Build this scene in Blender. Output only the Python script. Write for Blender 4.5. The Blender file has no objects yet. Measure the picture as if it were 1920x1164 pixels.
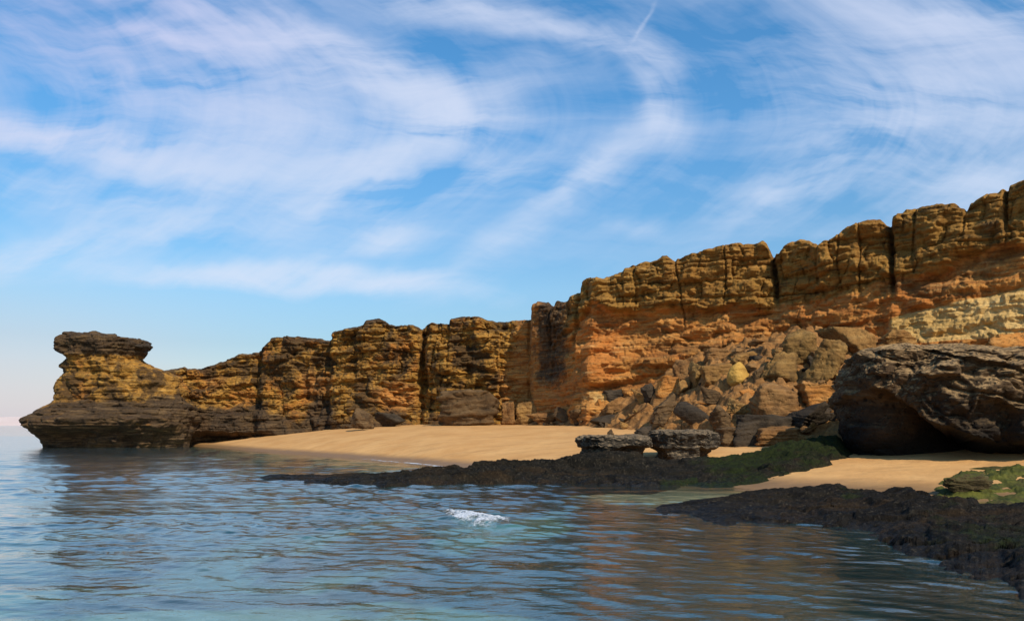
import bpy, bmesh, math, random
import numpy as np
from mathutils import Vector

random.seed(7)
sc = bpy.context.scene
COL = sc.collection
R = math.radians
F, H, CX, CY = 1450.0, 1.6, 960.0, 797.0          # focal length in photo pixels, eye height, principal column, horizon row

# ------------------------------------------------------------------ numeric helpers
def hsh(*a):
    h = np.uint32(2166136261)
    for k, v in enumerate(a):
        v = np.asarray(v).astype(np.int64).astype(np.uint32)
        h = (h ^ (v * np.uint32(0x9E3779B1 + 2 * k))) * np.uint32(16777619)
        h = h ^ (h >> np.uint32(15))
    h = h * np.uint32(0x85EBCA6B); h = h ^ (h >> np.uint32(13)); h = h * np.uint32(0xC2B2AE35)
    return h ^ (h >> np.uint32(16))

def rnd(*a):
    return hsh(*a).astype(np.float64) / 4294967295.0

def perlin(x, y, z, seed=0):
    x, y, z = np.broadcast_arrays(*(np.asarray(v, dtype=np.float64) for v in (x, y, z)))
    xi, yi, zi = np.floor(x), np.floor(y), np.floor(z)
    fx, fy, fz = x - xi, y - yi, z - zi
    u, v, w = (f * f * f * (f * (f * 6 - 15) + 10) for f in (fx, fy, fz))
    out = 0
    for dx in (0, 1):
        for dy in (0, 1):
            for dz in (0, 1):
                h = hsh(xi + dx, yi + dy, zi + dz, seed)
                gx = (h & np.uint32(1023)) / 511.5 - 1
                gy = ((h >> np.uint32(10)) & np.uint32(1023)) / 511.5 - 1
                gz = ((h >> np.uint32(20)) & np.uint32(1023)) / 511.5 - 1
                wt = (u if dx else 1 - u) * (v if dy else 1 - v) * (w if dz else 1 - w)
                out = out + wt * (gx * (fx - dx) + gy * (fy - dy) + gz * (fz - dz))
    return out * 1.2

def fbm(x, y, z, o=4, seed=0, g=0.5):
    a, s, t = 1.0, 1.0, 0
    for i in range(o):
        t = t + a * perlin(x * s, y * s, z * s, seed + i * 17)
        a *= g; s *= 2.03
    return t

def ridged(x, y, z, o=3, seed=0):
    a, s, t = 1.0, 1.0, 0
    for i in range(o):
        t = t + a * (1 - 2.2 * np.abs(perlin(x * s, y * s, z * s, seed + i * 31)))
        a *= .5; s *= 2.1
    return t

def voro(x, y, z, seed=0):
    """cell noise: nearest distance, edge distance F2-F1, random value of the nearest cell"""
    xi, yi, zi = np.floor(x), np.floor(y), np.floor(z)
    f1 = np.full(x.shape, 9.0); f2 = f1.copy(); cid = np.zeros(x.shape)
    for dx in (-1, 0, 1):
        for dy in (-1, 0, 1):
            for dz in (-1, 0, 1):
                cx, cy, cz = xi + dx, yi + dy, zi + dz
                d = np.sqrt((cx + rnd(cx, cy, cz, seed) - x) ** 2 + (cy + rnd(cx, cy, cz, seed + 1) - y) ** 2 + (cz + rnd(cx, cy, cz, seed + 2) - z) ** 2)
                n = d < f1
                f2 = np.where(n, f1, np.minimum(f2, d)); cid = np.where(n, rnd(cx, cy, cz, seed + 3), cid); f1 = np.where(n, d, f1)
    return f1, f2 - f1, cid

def sst(a, b, x):
    t = np.clip((x - a) / (b - a), 0, 1)
    return t * t * (3 - 2 * t)

def ip(x, pts):
    p = np.array(pts, dtype=float)
    return np.interp(x, p[:, 0], p[:, 1])

def ips(x, pts, r=45):
    return sum(ip(x + o, pts) for o in np.linspace(-r, r, 9)) / 9

def gauss(x, m, w):
    return np.exp(-((x - m) / w) ** 2)

def smooth1(a, n):
    k = np.ones(n) / n
    return np.convolve(np.pad(a, n // 2, mode='edge'), k, mode='same')[n // 2: n // 2 + len(a)]

# ------------------------------------------------------------------ object helpers
def tag(o, label=None, cat=None, group=None, kind=None):
    for k, v in (('label', label), ('category', cat), ('group', group), ('kind', kind)):
        if v: o[k] = v
    return o

def raw_mesh(name, V, faces, mat=None, parent=None, attrs=None, smooth=True, origin=None):
    V = np.asarray(V, dtype=np.float64).reshape(-1, 3)
    if origin is None: origin = np.array([V[:, 0].mean(), V[:, 1].mean(), V[:, 2].min()])
    origin = np.asarray(origin, dtype=float)
    me = bpy.data.meshes.new(name)
    n, k = faces.shape
    me.vertices.add(len(V)); me.vertices.foreach_set('co', (V - origin).astype(np.float32).ravel())
    me.loops.add(n * k); me.loops.foreach_set('vertex_index', faces.astype(np.int32).ravel())
    me.polygons.add(n); me.polygons.foreach_set('loop_start', np.arange(0, n * k, k, dtype=np.int32))
    me.polygons.foreach_set('use_smooth', np.full(n, smooth, dtype=bool))
    me.update(calc_edges=True)
    for a, val in (attrs or {}).items():
        at = me.attributes.new(a, 'FLOAT', 'POINT')
        at.data.foreach_set('value', np.asarray(val, dtype=np.float32).ravel())
    if mat: me.materials.append(mat)
    o = bpy.data.objects.new(name, me); COL.objects.link(o)
    if parent: o.parent = parent; o.location = origin - np.array(parent.location)
    else: o.location = origin
    return o

def grid_faces(nr, nc, wrap=False):
    r, c = np.meshgrid(np.arange(nr - 1), np.arange(nc if wrap else nc - 1), indexing='ij')
    a = (r * nc + c).ravel(); b = (r * nc + (c + 1) % nc).ravel()
    return np.stack([a, b, b + nc, a + nc], 1)

def grid_mesh(name, G, mat, wrap=False, flip=False, **kw):
    f = grid_faces(G.shape[0], G.shape[1], wrap)
    return raw_mesh(name, G, f[:, ::-1] if flip else f, mat, **kw)

# ------------------------------------------------------------------ node helpers
class NT:
    def __init__(s, tree): s.t = tree; s.n = tree.nodes; s.l = tree.links
    def new(s, kind, **kw):
        n = s.n.new(kind)
        for k, v in kw.items(): setattr(n, k, v)
        return n
    def put(s, sock, v):
        if isinstance(v, bpy.types.NodeSocket): s.l.new(v, sock)
        elif v is not None:
            if sock.type == 'RGBA' and len(v) == 3: v = (*v, 1)
            sock.default_value = v
    def m(s, op, a, b=None, c=None, clamp=False):
        n = s.new('ShaderNodeMath', operation=op, use_clamp=clamp)
        for i, v in enumerate((a, b, c)): s.put(n.inputs[i], v)
        return n.outputs[0]
    def vm(s, op, a, b=None):
        n = s.new('ShaderNodeVectorMath', operation=op)
        s.put(n.inputs[0], a)
        if b is not None: s.put(n.inputs[1], b)
        return n.outputs['Value'] if op in ('LENGTH', 'DOT_PRODUCT') else n.outputs[0]
    def mapr(s, v, a, b, c=0.0, d=1.0, smooth=False):
        n = s.new('ShaderNodeMapRange', interpolation_type='SMOOTHSTEP' if smooth else 'LINEAR')
        for i, x in enumerate((v, a, b, c, d)): s.put(n.inputs[i], x)
        return n.outputs[0]
    def noise(s, vec, scale=1, detail=4, rough=.55, dist=0.0, col=False):
        n = s.new('ShaderNodeTexNoise')
        s.put(n.inputs['Vector'], vec); s.put(n.inputs['Scale'], scale); s.put(n.inputs['Detail'], detail)
        s.put(n.inputs['Roughness'], rough); s.put(n.inputs['Distortion'], dist)
        return n.outputs['Color' if col else 'Fac']
    def voronoi(s, vec, scale=1, feature='F1'):
        n = s.new('ShaderNodeTexVoronoi', feature=feature); s.put(n.inputs['Vector'], vec); s.put(n.inputs['Scale'], scale)
        return n.outputs['Distance']
    def mapping(s, vec, loc=(0, 0, 0), rot=(0, 0, 0), sca=(1, 1, 1), kind='POINT'):
        n = s.new('ShaderNodeMapping', vector_type=kind)
        s.put(n.inputs['Vector'], vec); n.inputs['Location'].default_value = loc; n.inputs['Rotation'].default_value = rot; n.inputs['Scale'].default_value = sca
        return n.outputs[0]
    def mix(s, f, a, b, mode='MIX'):
        n = s.new('ShaderNodeMix', data_type='RGBA', blend_type=mode)
        s.put(n.inputs[0], f); s.put(n.inputs[6], a); s.put(n.inputs[7], b)
        return n.outputs[2]
    def attr(s, name): return s.new('ShaderNodeAttribute', attribute_name=name).outputs['Fac']
    def pos(s): return s.new('ShaderNodeNewGeometry').outputs['Position']
    def xyz(s, v): return s.new('ShaderNodeSeparateXYZ'), v
    def sep(s, v):
        n = s.new('ShaderNodeSeparateXYZ'); s.put(n.inputs[0], v); return n.outputs
    def com(s, x, y, z=0.0):
        n = s.new('ShaderNodeCombineXYZ')
        for i, v in enumerate((x, y, z)): s.put(n.inputs[i], v)
        return n.outputs[0]
    def bump(s, h, strength=.5, dist=.05, normal=None):
        n = s.new('ShaderNodeBump'); s.put(n.inputs['Height'], h); s.put(n.inputs['Strength'], strength); s.put(n.inputs['Distance'], dist)
        if normal is not None: s.put(n.inputs['Normal'], normal)
        return n.outputs[0]

def material(name):
    m = bpy.data.materials.new(name); m.use_nodes = True
    m.node_tree.nodes.clear()
    nt = NT(m.node_tree)
    out = nt.new('ShaderNodeOutputMaterial')
    return m, nt, out.inputs['Surface']

def principled(nt, surf, color, rough=.9, normal=None, spec=.2):
    p = nt.new('ShaderNodeBsdfPrincipled')
    nt.put(p.inputs['Base Color'], color); nt.put(p.inputs['Roughness'], rough); nt.put(p.inputs['Specular IOR Level'], spec)
    if normal is not None: nt.put(p.inputs['Normal'], normal)
    nt.l.new(p.outputs[0], surf)
    return p

# ------------------------------------------------------------------ materials
def rock_mat(name, a, b, dark, light, stain=.5, bed=.35, scale=1.0, crust=None, lo=None, pits=.3):
    """weathered stone: two body colours, dark varnish patches, pale chips, bedding"""
    m, nt, surf = material(name)
    p = nt.pos()
    flat = nt.mapping(p, sca=(.35, .35, 2.2))
    big = nt.noise(p, .8 * scale, 5, .6, .4)
    bands = nt.noise(flat, 2.2 * scale, 6, .65, .6)
    fine = nt.noise(p, 9 * scale, 6, .7)
    c = nt.mix(nt.mapr(big, .38, .62), a, b)
    c = nt.mix(nt.m('MULTIPLY', nt.mapr(bands, .5, .68), bed), c, light)
    c = nt.mix(nt.m('MULTIPLY', nt.mapr(bands, .46, .3), bed + .2), c, dark)
    st = nt.noise(p, 1.7 * scale, 6, .72, .3)
    c = nt.mix(nt.m('MULTIPLY', nt.mapr(st, .5, .62), stain), c, dark)
    c = nt.mix(nt.m('MULTIPLY', nt.mapr(fine, .56, .72), .35), c, light)
    c = nt.mix(nt.m('MULTIPLY', nt.mapr(fine, .44, .3), .55), c, dark)
    if crust is not None:                                 # pale lichen / salt crust on upward faces
        nz = nt.sep(nt.new('ShaderNodeNewGeometry').outputs['Normal'])[2]
        k = nt.m('MULTIPLY', nt.mapr(nt.m('ADD', nz, nt.m('MULTIPLY', fine, .8)), .75, 1.2), nt.mapr(nt.noise(p, 6 * scale, 5, .75), .36, .58))
        c = nt.mix(k, c, crust)
    if lo is not None:                                    # dark lower part: algae stain, plus the hollow's shade painted into the colour
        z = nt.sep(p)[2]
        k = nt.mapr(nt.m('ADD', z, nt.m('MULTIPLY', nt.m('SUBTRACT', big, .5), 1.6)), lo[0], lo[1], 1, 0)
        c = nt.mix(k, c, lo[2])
    if pits > .5:                                         # dark mouths of the weathering pits
        pk = nt.mapr(nt.m('ADD', nt.voronoi(nt.vm('ADD', p, nt.vm('MULTIPLY', nt.noise(p, 3, 3, .6, 0, col=True), (.25, .25, .25))), 3.2), nt.m('MULTIPLY', big, .35)), .30, .40, .9, 0)
        c = nt.mix(pk, c, dark)
    h = nt.m('ADD', nt.m('MULTIPLY', fine, .5), nt.m('MULTIPLY', bands, 1.0))
    pit = nt.m('MULTIPLY', nt.mapr(nt.voronoi(p, 7 * scale), .0, .35), pits)
    h = nt.m('ADD', h, pit)
    principled(nt, surf, c, .92, nt.bump(h, .9, .09 / scale))
    return m

def cliff_mat():
    m, nt, surf = material('layered_sandstone')
    p = nt.pos()
    cap, yel, drk, lef, joi = (nt.attr(k) for k in ('cap', 'yel', 'drk', 'lef', 'joi'))
    flat = nt.mapping(p, rot=(0, R(4), 0), sca=(.16, .16, 1.5))
    n1 = nt.noise(p, .35, 5, .6, .5)
    n2 = nt.noise(p, 1.1, 6, .68, .4)
    bands = nt.noise(flat, 1.5, 7, .68, .7)
    thin = nt.noise(nt.mapping(p, rot=(0, R(-3), 0), sca=(.3, .3, 4.0)), 1.6, 6, .7, .8)
    fine = nt.noise(p, 7, 6, .72)
    # orange sandstone
    c = nt.mix(nt.mapr(bands, .36, .62), (.30, .105, .022), (.56, .255, .06))
    c = nt.mix(nt.mapr(n1, .5, .64), c, (.47, .17, .035))
    c = nt.mix(nt.m('MULTIPLY', nt.mapr(nt.noise(nt.mapping(p, rot=(0, R(8), 0), sca=(.2, .2, .7)), 1.1, 5, .65, .6), .52, .64), .7), c, (.15, .07, .022))
    c = nt.mix(nt.m('MULTIPLY', nt.mapr(thin, .54, .66), .6), c, (.60, .36, .13))
    c = nt.mix(nt.m('MULTIPLY', nt.mapr(thin, .46, .36), .75), c, (.13, .055, .018))
    # yellow bed
    ye = nt.mapr(nt.m('ADD', yel, nt.m('MULTIPLY', nt.m('SUBTRACT', n2, .5), .5)), .42, .56)
    c = nt.mix(ye, c, nt.mix(nt.mapr(bands, .4, .6), (.50, .30, .09), (.68, .45, .17)))
    # olive caprock
    oc = nt.mix(nt.mapr(n2, .38, .62), (.20, .096, .019), (.345, .175, .035))
    oc = nt.mix(nt.m('MULTIPLY', nt.mapr(thin, .52, .64), .55), oc, (.46, .265, .075))
    oc = nt.mix(nt.m('MULTIPLY', nt.mapr(thin, .47, .36), .8), oc, (.04, .024, .01))
    oc = nt.mix(nt.m('MULTIPLY', nt.mapr(n1, .52, .64), .55), oc, (.30, .135, .028))
    ck = nt.mapr(nt.m('ADD', cap, nt.m('MULTIPLY', nt.m('SUBTRACT', n2, .5), 1.9)), .36, .7)
    c = nt.mix(ck, c, oc)
    # the seaward half: ochre with dark varnish
    lc = nt.mix(nt.mapr(n2, .4, .6), (.275, .132, .021), (.45, .225, .042))
    lc = nt.mix(nt.mapr(n1, .53, .62), lc, (.38, .15, .027))
    lc = nt.mix(nt.m('MULTIPLY', nt.mapr(thin, .54, .66), .5), lc, (.47, .33, .11))
    v = nt.noise(nt.mapping(p, sca=(1, 1, .8)), .55, 7, .72, .6)
    lc = nt.mix(nt.m('MULTIPLY', nt.mapr(v, .47, .56), .86), lc, (.045, .027, .014))
    v2 = nt.noise(p, 2.4, 6, .75, .5)
    lc = nt.mix(nt.m('MULTIPLY', nt.mapr(v2, .51, .62), .7), lc, (.06, .034, .015))
    lc = nt.mix(nt.m('MULTIPLY', nt.mapr(thin, .46, .38), .6), lc, (.06, .035, .014))
    c = nt.mix(nt.mapr(nt.m('ADD', lef, nt.m('MULTIPLY', nt.m('SUBTRACT', n1, .5), 1.0)), .3, .7), c, lc)
    # dark weathered foot and cap, joints lined with dark varnish
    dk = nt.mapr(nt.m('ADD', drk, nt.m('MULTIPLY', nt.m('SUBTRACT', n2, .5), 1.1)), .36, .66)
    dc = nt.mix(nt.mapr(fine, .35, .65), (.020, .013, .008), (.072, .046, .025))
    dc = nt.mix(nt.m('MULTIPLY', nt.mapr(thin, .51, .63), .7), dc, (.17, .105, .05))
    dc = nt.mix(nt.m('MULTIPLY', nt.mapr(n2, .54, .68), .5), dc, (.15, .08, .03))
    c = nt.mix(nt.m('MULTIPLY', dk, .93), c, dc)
    c = nt.mix(nt.m('MULTIPLY', nt.mapr(nt.m('ADD', joi, nt.m('MULTIPLY', nt.m('SUBTRACT', fine, .5), .8)), .3, .9), .4), c, (.03, .018, .01))
    c = nt.mix(nt.m('MULTIPLY', nt.mapr(fine, .43, .28), .6), c, (.035, .02, .01))
    h = nt.m('ADD', nt.m('MULTIPLY', fine, .35), nt.m('MULTIPLY', thin, .9))
    h = nt.m('ADD', h, nt.m('MULTIPLY', n2, .6))
    principled(nt, surf, c, .93, nt.bump(h, .9, .22))
    return m

def sand_mat():
    m, nt, surf = material('beach_sand')
    p = nt.pos(); z = nt.sep(p)[2]
    n = nt.noise(p, .5, 5, .6); f = nt.noise(p, 25, 5, .7); w = nt.noise(nt.mapping(p, sca=(.5, 2, 1)), 1.3, 4, .6, .5)
    c = nt.mix(nt.mapr(n, .35, .65), (.52, .265, .085), (.62, .345, .125))
    c = nt.mix(nt.m('MULTIPLY', nt.mapr(w, .53, .66), .5), c, (.38, .20, .07))
    c = nt.mix(nt.m('MULTIPLY', nt.mapr(f, .56, .7), .3), c, (.70, .46, .22))
    c = nt.mix(nt.m('MULTIPLY', nt.mapr(f, .42, .3), .4), c, (.30, .16, .06))
    wet = nt.mapr(nt.m('ADD', z, nt.m('MULTIPLY', nt.m('SUBTRACT', w, .5), .16)), .10, .27, 1, 0)
    c = nt.mix(wet, c, (.24, .135, .055))
    # seabed: paler sand with weed covered rock patches
    und = nt.mapr(z, -.02, -.12)
    weed = nt.mapr(nt.m('ADD', nt.noise(p, .33, 6, .6, .4), nt.m('MULTIPLY', nt.attr('weed'), .5)), .58, .68)
    sb = nt.mix(nt.mapr(f, .3, .7), (.36, .31, .18), (.46, .40, .25))
    sb = nt.mix(weed, sb, nt.mix(nt.mapr(f, .3, .7), (.035, .022, .012), (.10, .06, .028)))
    c = nt.mix(und, c, sb)
    h = nt.m('ADD', nt.m('MULTIPLY', f, .12), nt.noise(p, 3.5, 4, .6))
    principled(nt, surf, c, nt.mapr(wet, 0, 1, .95, .45), nt.bump(h, .5, .06), spec=.3)
    return m

def reef_mat(name, moss_amt, dark=(.006, .0055, .004), mid=(.022, .018, .012)):
    m, nt, surf = material(name)
    p = nt.pos(); z = nt.sep(p)[2]
    moss = nt.attr('moss')
    n = nt.noise(p, 2.2, 6, .7, .4); f = nt.noise(p, 14, 6, .75); st = nt.noise(nt.mapping(p, sca=(.5, 1.2, 3)), 2.5, 6, .7, .5)
    c = nt.mix(nt.mapr(n, .4, .66), dark, mid)
    c = nt.mix(nt.m('MULTIPLY', nt.mapr(f, .55, .68), .7), c, (.10, .082, .055))
    c = nt.mix(nt.m('MULTIPLY', nt.mapr(st, .55, .7), .5), c, (.05, .033, .018))
    gm = nt.mapr(nt.m('ADD', nt.m('MULTIPLY', moss, moss_amt), nt.m('MULTIPLY', nt.m('SUBTRACT', nt.noise(p, 1.3, 6, .7, .3), .5), 1.3)), .42, .66)
    g = nt.mix(nt.mapr(f, .35, .65), (.008, .014, .004), (.024, .033, .007))
    gm = nt.m('MULTIPLY', gm, nt.mapr(f, .38, .5, .35, .95))
    br = nt.mapr(nt.noise(nt.mapping(p, sca=(.5, 1.2, 1)), .9, 6, .7, .5), .52, .62)
    c = nt.mix(nt.m('MULTIPLY', br, .7), c, nt.mix(nt.mapr(f, .35, .65), (.016, .010, .005), (.055, .033, .015)))
    c = nt.mix(gm, c, g)
    wet = nt.mapr(nt.m('ADD', z, nt.m('MULTIPLY', nt.m('SUBTRACT', n, .5), .3)), .03, .26, 1, 0)
    h = nt.m('ADD', nt.m('MULTIPLY', f, .6), n)
    principled(nt, surf, c, nt.mapr(wet, 0, 1, .9, .4), nt.bump(h, 1.0, .12), spec=.12)
    return m

def moss_mat():
    m, nt, surf = material('green_algae')
    p = nt.pos(); f = nt.noise(p, 12, 6, .75); n = nt.noise(p, 2, 5, .65)
    c = nt.mix(nt.mapr(n, .38, .62), (.03, .04, .008), (.12, .115, .016))
    c = nt.mix(nt.m('MULTIPLY', nt.mapr(nt.noise(p, 1.1, 6, .7, .4), .5, .6), .8), c, (.06, .045, .015))
    c = nt.mix(nt.m('MULTIPLY', nt.mapr(f, .45, .3), .7), c, (.02, .028, .006))
    principled(nt, surf, c, .8, nt.bump(f, .7, .06))
    return m

def water_mat():
    m, nt, surf = material('sea_water')
    p = nt.pos()
    w1 = nt.noise(nt.mapping(p, sca=(.55, 1, 1)), 7, 4, .6, .3)
    w2 = nt.noise(nt.mapping(p, sca=(.4, 1, 1)), 1.1, 3, .5, .4)
    w3 = nt.noise(nt.mapping(p, sca=(.3, 1, 1)), .45, 3, .5, .4)
    h = nt.m('ADD', nt.m('ADD', nt.m('MULTIPLY', w1, .022), nt.m('MULTIPLY', w2, .09)), nt.m('MULTIPLY', w3, .22))
    nrm = nt.bump(h, .40, 1.0)
    dep = nt.attr('depth')
    gl = nt.new('ShaderNodeBsdfGlossy'); nt.put(gl.inputs['Roughness'], nt.attr('rgh')); nt.put(gl.inputs['Normal'], nrm)
    gl.inputs['Color'].default_value = (1, 1, 1, 1)
    tr = nt.new('ShaderNodeBsdfTransparent'); nt.put(tr.inputs['Color'], nt.mix(nt.mapr(dep, 0, .9), (.95, .97, .93), (.44, .84, .82)))
    df = nt.new('ShaderNodeBsdfDiffuse'); nt.put(df.inputs['Color'], nt.mix(nt.mapr(dep, .4, 3), (.05, .15, .15), (.012, .045, .06)))
    body = nt.new('ShaderNodeMixShader'); nt.put(body.inputs[0], nt.mapr(dep, .05, 1.8, 0, .7)); nt.l.new(tr.outputs[0], body.inputs[1]); nt.l.new(df.outputs[0], body.inputs[2])
    # reflectance the same from above and from below, so the sun reaches the bed
    cosv = nt.m('ABSOLUTE', nt.vm('DOT_PRODUCT', nt.new('ShaderNodeNewGeometry').outputs['Incoming'], nrm))
    fr = nt.m('ADD', .04, nt.m('MULTIPLY', .96, nt.m('POWER', nt.m('SUBTRACT', 1.0, cosv, clamp=True), 4.2)))
    mx = nt.new('ShaderNodeMixShader'); nt.put(mx.inputs[0], fr); nt.l.new(body.outputs[0], mx.inputs[1]); nt.l.new(gl.outputs[0], mx.inputs[2])
    nt.l.new(mx.outputs[0], surf)
    return m

def plain_mat(name, a, b, rough=.8, scale=8):
    m, nt, surf = material(name)
    p = nt.pos(); f = nt.noise(p, scale, 5, .65)
    principled(nt, surf, nt.mix(nt.mapr(f, .35, .65), a, b), rough, nt.bump(f, .5, .03))
    return m

M_CLIFF = cliff_mat()
M_SAND = sand_mat()
M_WATER = water_mat()
M_GREY = rock_mat('grey_brown_stone', (.082, .047, .02), (.135, .08, .035), (.02, .013, .008), (.24, .15, .066), .5, .4, 1.0)
M_DARK = rock_mat('dark_shore_stone', (.03, .022, .014), (.058, .041, .025), (.01, .008, .006), (.13, .095, .06), .5, .3, 1.2)
M_BROWN = rock_mat('brown_sandstone', (.18, .083, .026), (.255, .13, .043), (.045, .023, .010), (.38, .22, .085), .5, .4, 1.0)
M_SCREE = rock_mat('loose_orange_rubble', (.22, .10, .028), (.33, .155, .045), (.05, .025, .011), (.45, .26, .10), .45, .3, 1.6)
M_ORANGE = rock_mat('orange_sandstone', (.38, .145, .03), (.46, .20, .045), (.10, .045, .016), (.55, .32, .11), .35, .35, 1.0)
M_YELLOW = rock_mat('yellow_sandstone', (.44, .245, .05), (.52, .30, .065), (.18, .085, .02), (.58, .38, .12), .2, .25, 1.0)
M_TAN = rock_mat('tan_sandstone', (.215, .105, .029), (.29, .155, .045), (.045, .023, .009), (.44, .27, .095), .45, .4, 1.0)
M_OLIVE = rock_mat('olive_sandstone', (.16, .083, .023), (.235, .13, .037), (.036, .02, .008), (.37, .225, .075), .45, .45, 1.0)
M_CRUST = rock_mat('crusted_reef_stone', (.035, .028, .02), (.06, .047, .032), (.010, .009, .007), (.14, .11, .075), .4, .3, 1.6, crust=(.205, .145, .082))
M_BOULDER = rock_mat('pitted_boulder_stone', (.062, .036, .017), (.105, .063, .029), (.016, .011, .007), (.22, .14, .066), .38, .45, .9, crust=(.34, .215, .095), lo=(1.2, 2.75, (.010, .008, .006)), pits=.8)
M_REEF = reef_mat('weedy_reef_stone', 1.0)
M_REEF2 = reef_mat('wet_reef_stone', .8, (.006, .005, .004), (.020, .016, .011))
M_MOSS = moss_mat()
M_MOSSROCK = rock_mat('mossy_brown_stone', (.05, .035, .015), (.085, .062, .024), (.012, .010, .006), (.13, .10, .045), .4, .3, 1.8, crust=(.055, .062, .012))
M_FOAM = plain_mat('sea_foam', (.42, .46, .52), (.72, .75, .78), .6, 22)

# ------------------------------------------------------------------ plan of the place (photo columns -> distance)
PATH = [(-80, 58), (40, 58.5), (110, 58.5), (250, 59.3), (340, 60.3), (420, 60.8), (478, 60.6), (487, 59.7), (520, 59.2), (575, 59), (592, 58.7), (616, 57), (650, 56.4), (700, 56),
        (780, 55.4), (792, 56), (803, 54.8), (845, 53.8), (930, 53.4), (990, 52.2), (1000, 50.4), (1040, 48.8), (1085, 46.2), (1112, 45), (1180, 44.4), (1265, 43),
        (1440, 40.5), (1462, 40.2), (1535, 38.8), (1600, 37.7), (1656, 36.9), (1674, 36.4), (1760, 35.2), (1880, 33.7), (1920, 33), (2100, 31), (2400, 28.5), (2600, 27)]
SKY = [(-80, 700), (100, 696), (291, 688), (302, 697), (325, 690), (346, 685), (352, 690), (370, 690), (406, 680), (443, 662), (479, 657), (488, 648), (497, 641), (505, 632), (530, 627), (542, 630), (555, 626), (575, 630), (600, 633), (613, 631), (617, 618), (640, 615),
       (660, 610), (678, 606), (684, 597), (700, 593), (715, 597), (728, 604), (760, 607), (775, 610), (786, 614), (792, 606), (805, 602), (838, 603), (843, 593), (870, 590),
       (900, 592), (930, 599), (990, 596), (994, 572), (1005, 562), (1025, 563), (1030, 577), (1037, 574), (1042, 563), (1060, 558), (1070, 546), (1081, 540), (1086, 520),
       (1100, 516), (1150, 510), (1168, 503), (1172, 497), (1200, 489), (1250, 476), (1262, 481), (1268, 478), (1300, 469), (1352, 456), (1360, 456), (1390, 450), (1430, 446), (1438, 452), (1446, 470), (1460, 470),
       (1468, 455), (1480, 449), (1500, 445), (1525, 450), (1535, 456), (1545, 447), (1562, 440), (1572, 430), (1605, 415), (1612, 412), (1628, 404), (1650, 408), (1660, 416), (1668, 406), (1682, 394), (1700, 385),
       (1730, 380), (1760, 376), (1800, 378), (1811, 381), (1820, 371), (1845, 358), (1878, 347), (1884, 345), (1920, 326), (2100, 285), (2600, 200)]
CAPB = [(-80, 660), (900, 650), (1000, 640), (1060, 622), (1085, 600), (1113, 566), (1136, 577), (1180, 566), (1225, 572), (1276, 577), (1360, 574), (1440, 574), (1472, 569), (1547, 556), (1612, 543), (1684, 522), (1759, 498), (1824, 477), (1920, 457), (2600, 400)]
YW = [(-400, 130), (180, 110), (290, 74), (345, 60), (370, 59.3), (480, 47.3), (570, 42.2), (680, 36.8), (830, 30.4), (960, 26.5), (1100, 22.6), (1240, 21.0), (1330, 20.4), (1410, 19.6), (1480, 18.2), (1700, 17.0), (1920, 16), (2600, 14)]
ZC = [(-400, .1), (300, .1), (400, .25), (500, .78), (620, 1.3), (720, 1.55), (800, 1.66), (2600, 1.7)]

def cliff_Y(px): return ip(px, PATH)
def cliff_Ys(px): return ips(px, PATH, 70)

def beach_z(px, Y):
    yw = ips(px, YW); yc = np.maximum(cliff_Ys(px), yw + 2.0)
    w = (Y - yw) / (yc - yw)
    kx = ip(px, [(850, 2.2), (1250, .6)])
    z = ip(px, ZC) * (1 - np.exp(-kx * np.clip(w, 0, 2))) / (1 - np.exp(-kx))
    under = -np.clip((yw - Y) * .10, 0, None)
    under = np.where(under < -.5, -.5 + (under + .5) * .35, under)
    under = np.maximum(under, -(.6 + .16 * np.clip(Y - 9, 0, None)))        # a sandy shoal near the viewer
    return np.where(w > 0, np.minimum(z, 1.75), np.maximum(under, -2.6))

SC_H = [(900, 0), (1040, .35), (1130, 1.2), (1200, 2.1), (1300, 3.4), (1400, 4.4), (1500, 4.8), (1620, 4.4), (1700, 3.5), (1900, 3.2), (2600, 3.2)]
SC_F = [(900, 50.5), (1040, 46.5), (1130, 41), (1200, 37.5), (1300, 32), (1400, 29), (1500, 28), (1700, 27), (1920, 26), (2600, 22)]
def scree_z(px, Y):
    yf = ip(px, SC_F); yb = cliff_Y(px) - .8
    return beach_z(px, Y) + ip(px, SC_H) * np.clip((Y - yf) / (yb - yf), 0, 1) ** .85 - .05

def ground_z(px, Y):
    return np.maximum(beach_z(px, Y), np.where(np.asarray(px) > 950, scree_z(px, Y), -9))

def P(px, py, Y): return np.array([(px - CX) / F * Y, Y, H + (CY - py) / F * Y])

def ground_hit(px, py, y0=12.0):
    ys = np.arange(y0, 60, .05)
    ray = H + (CY - py) / F * ys
    ok = np.where(ground_z(np.full_like(ys, px), ys) >= ray)[0]
    return ys[ok[0]] if len(ok) else 50.0

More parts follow.
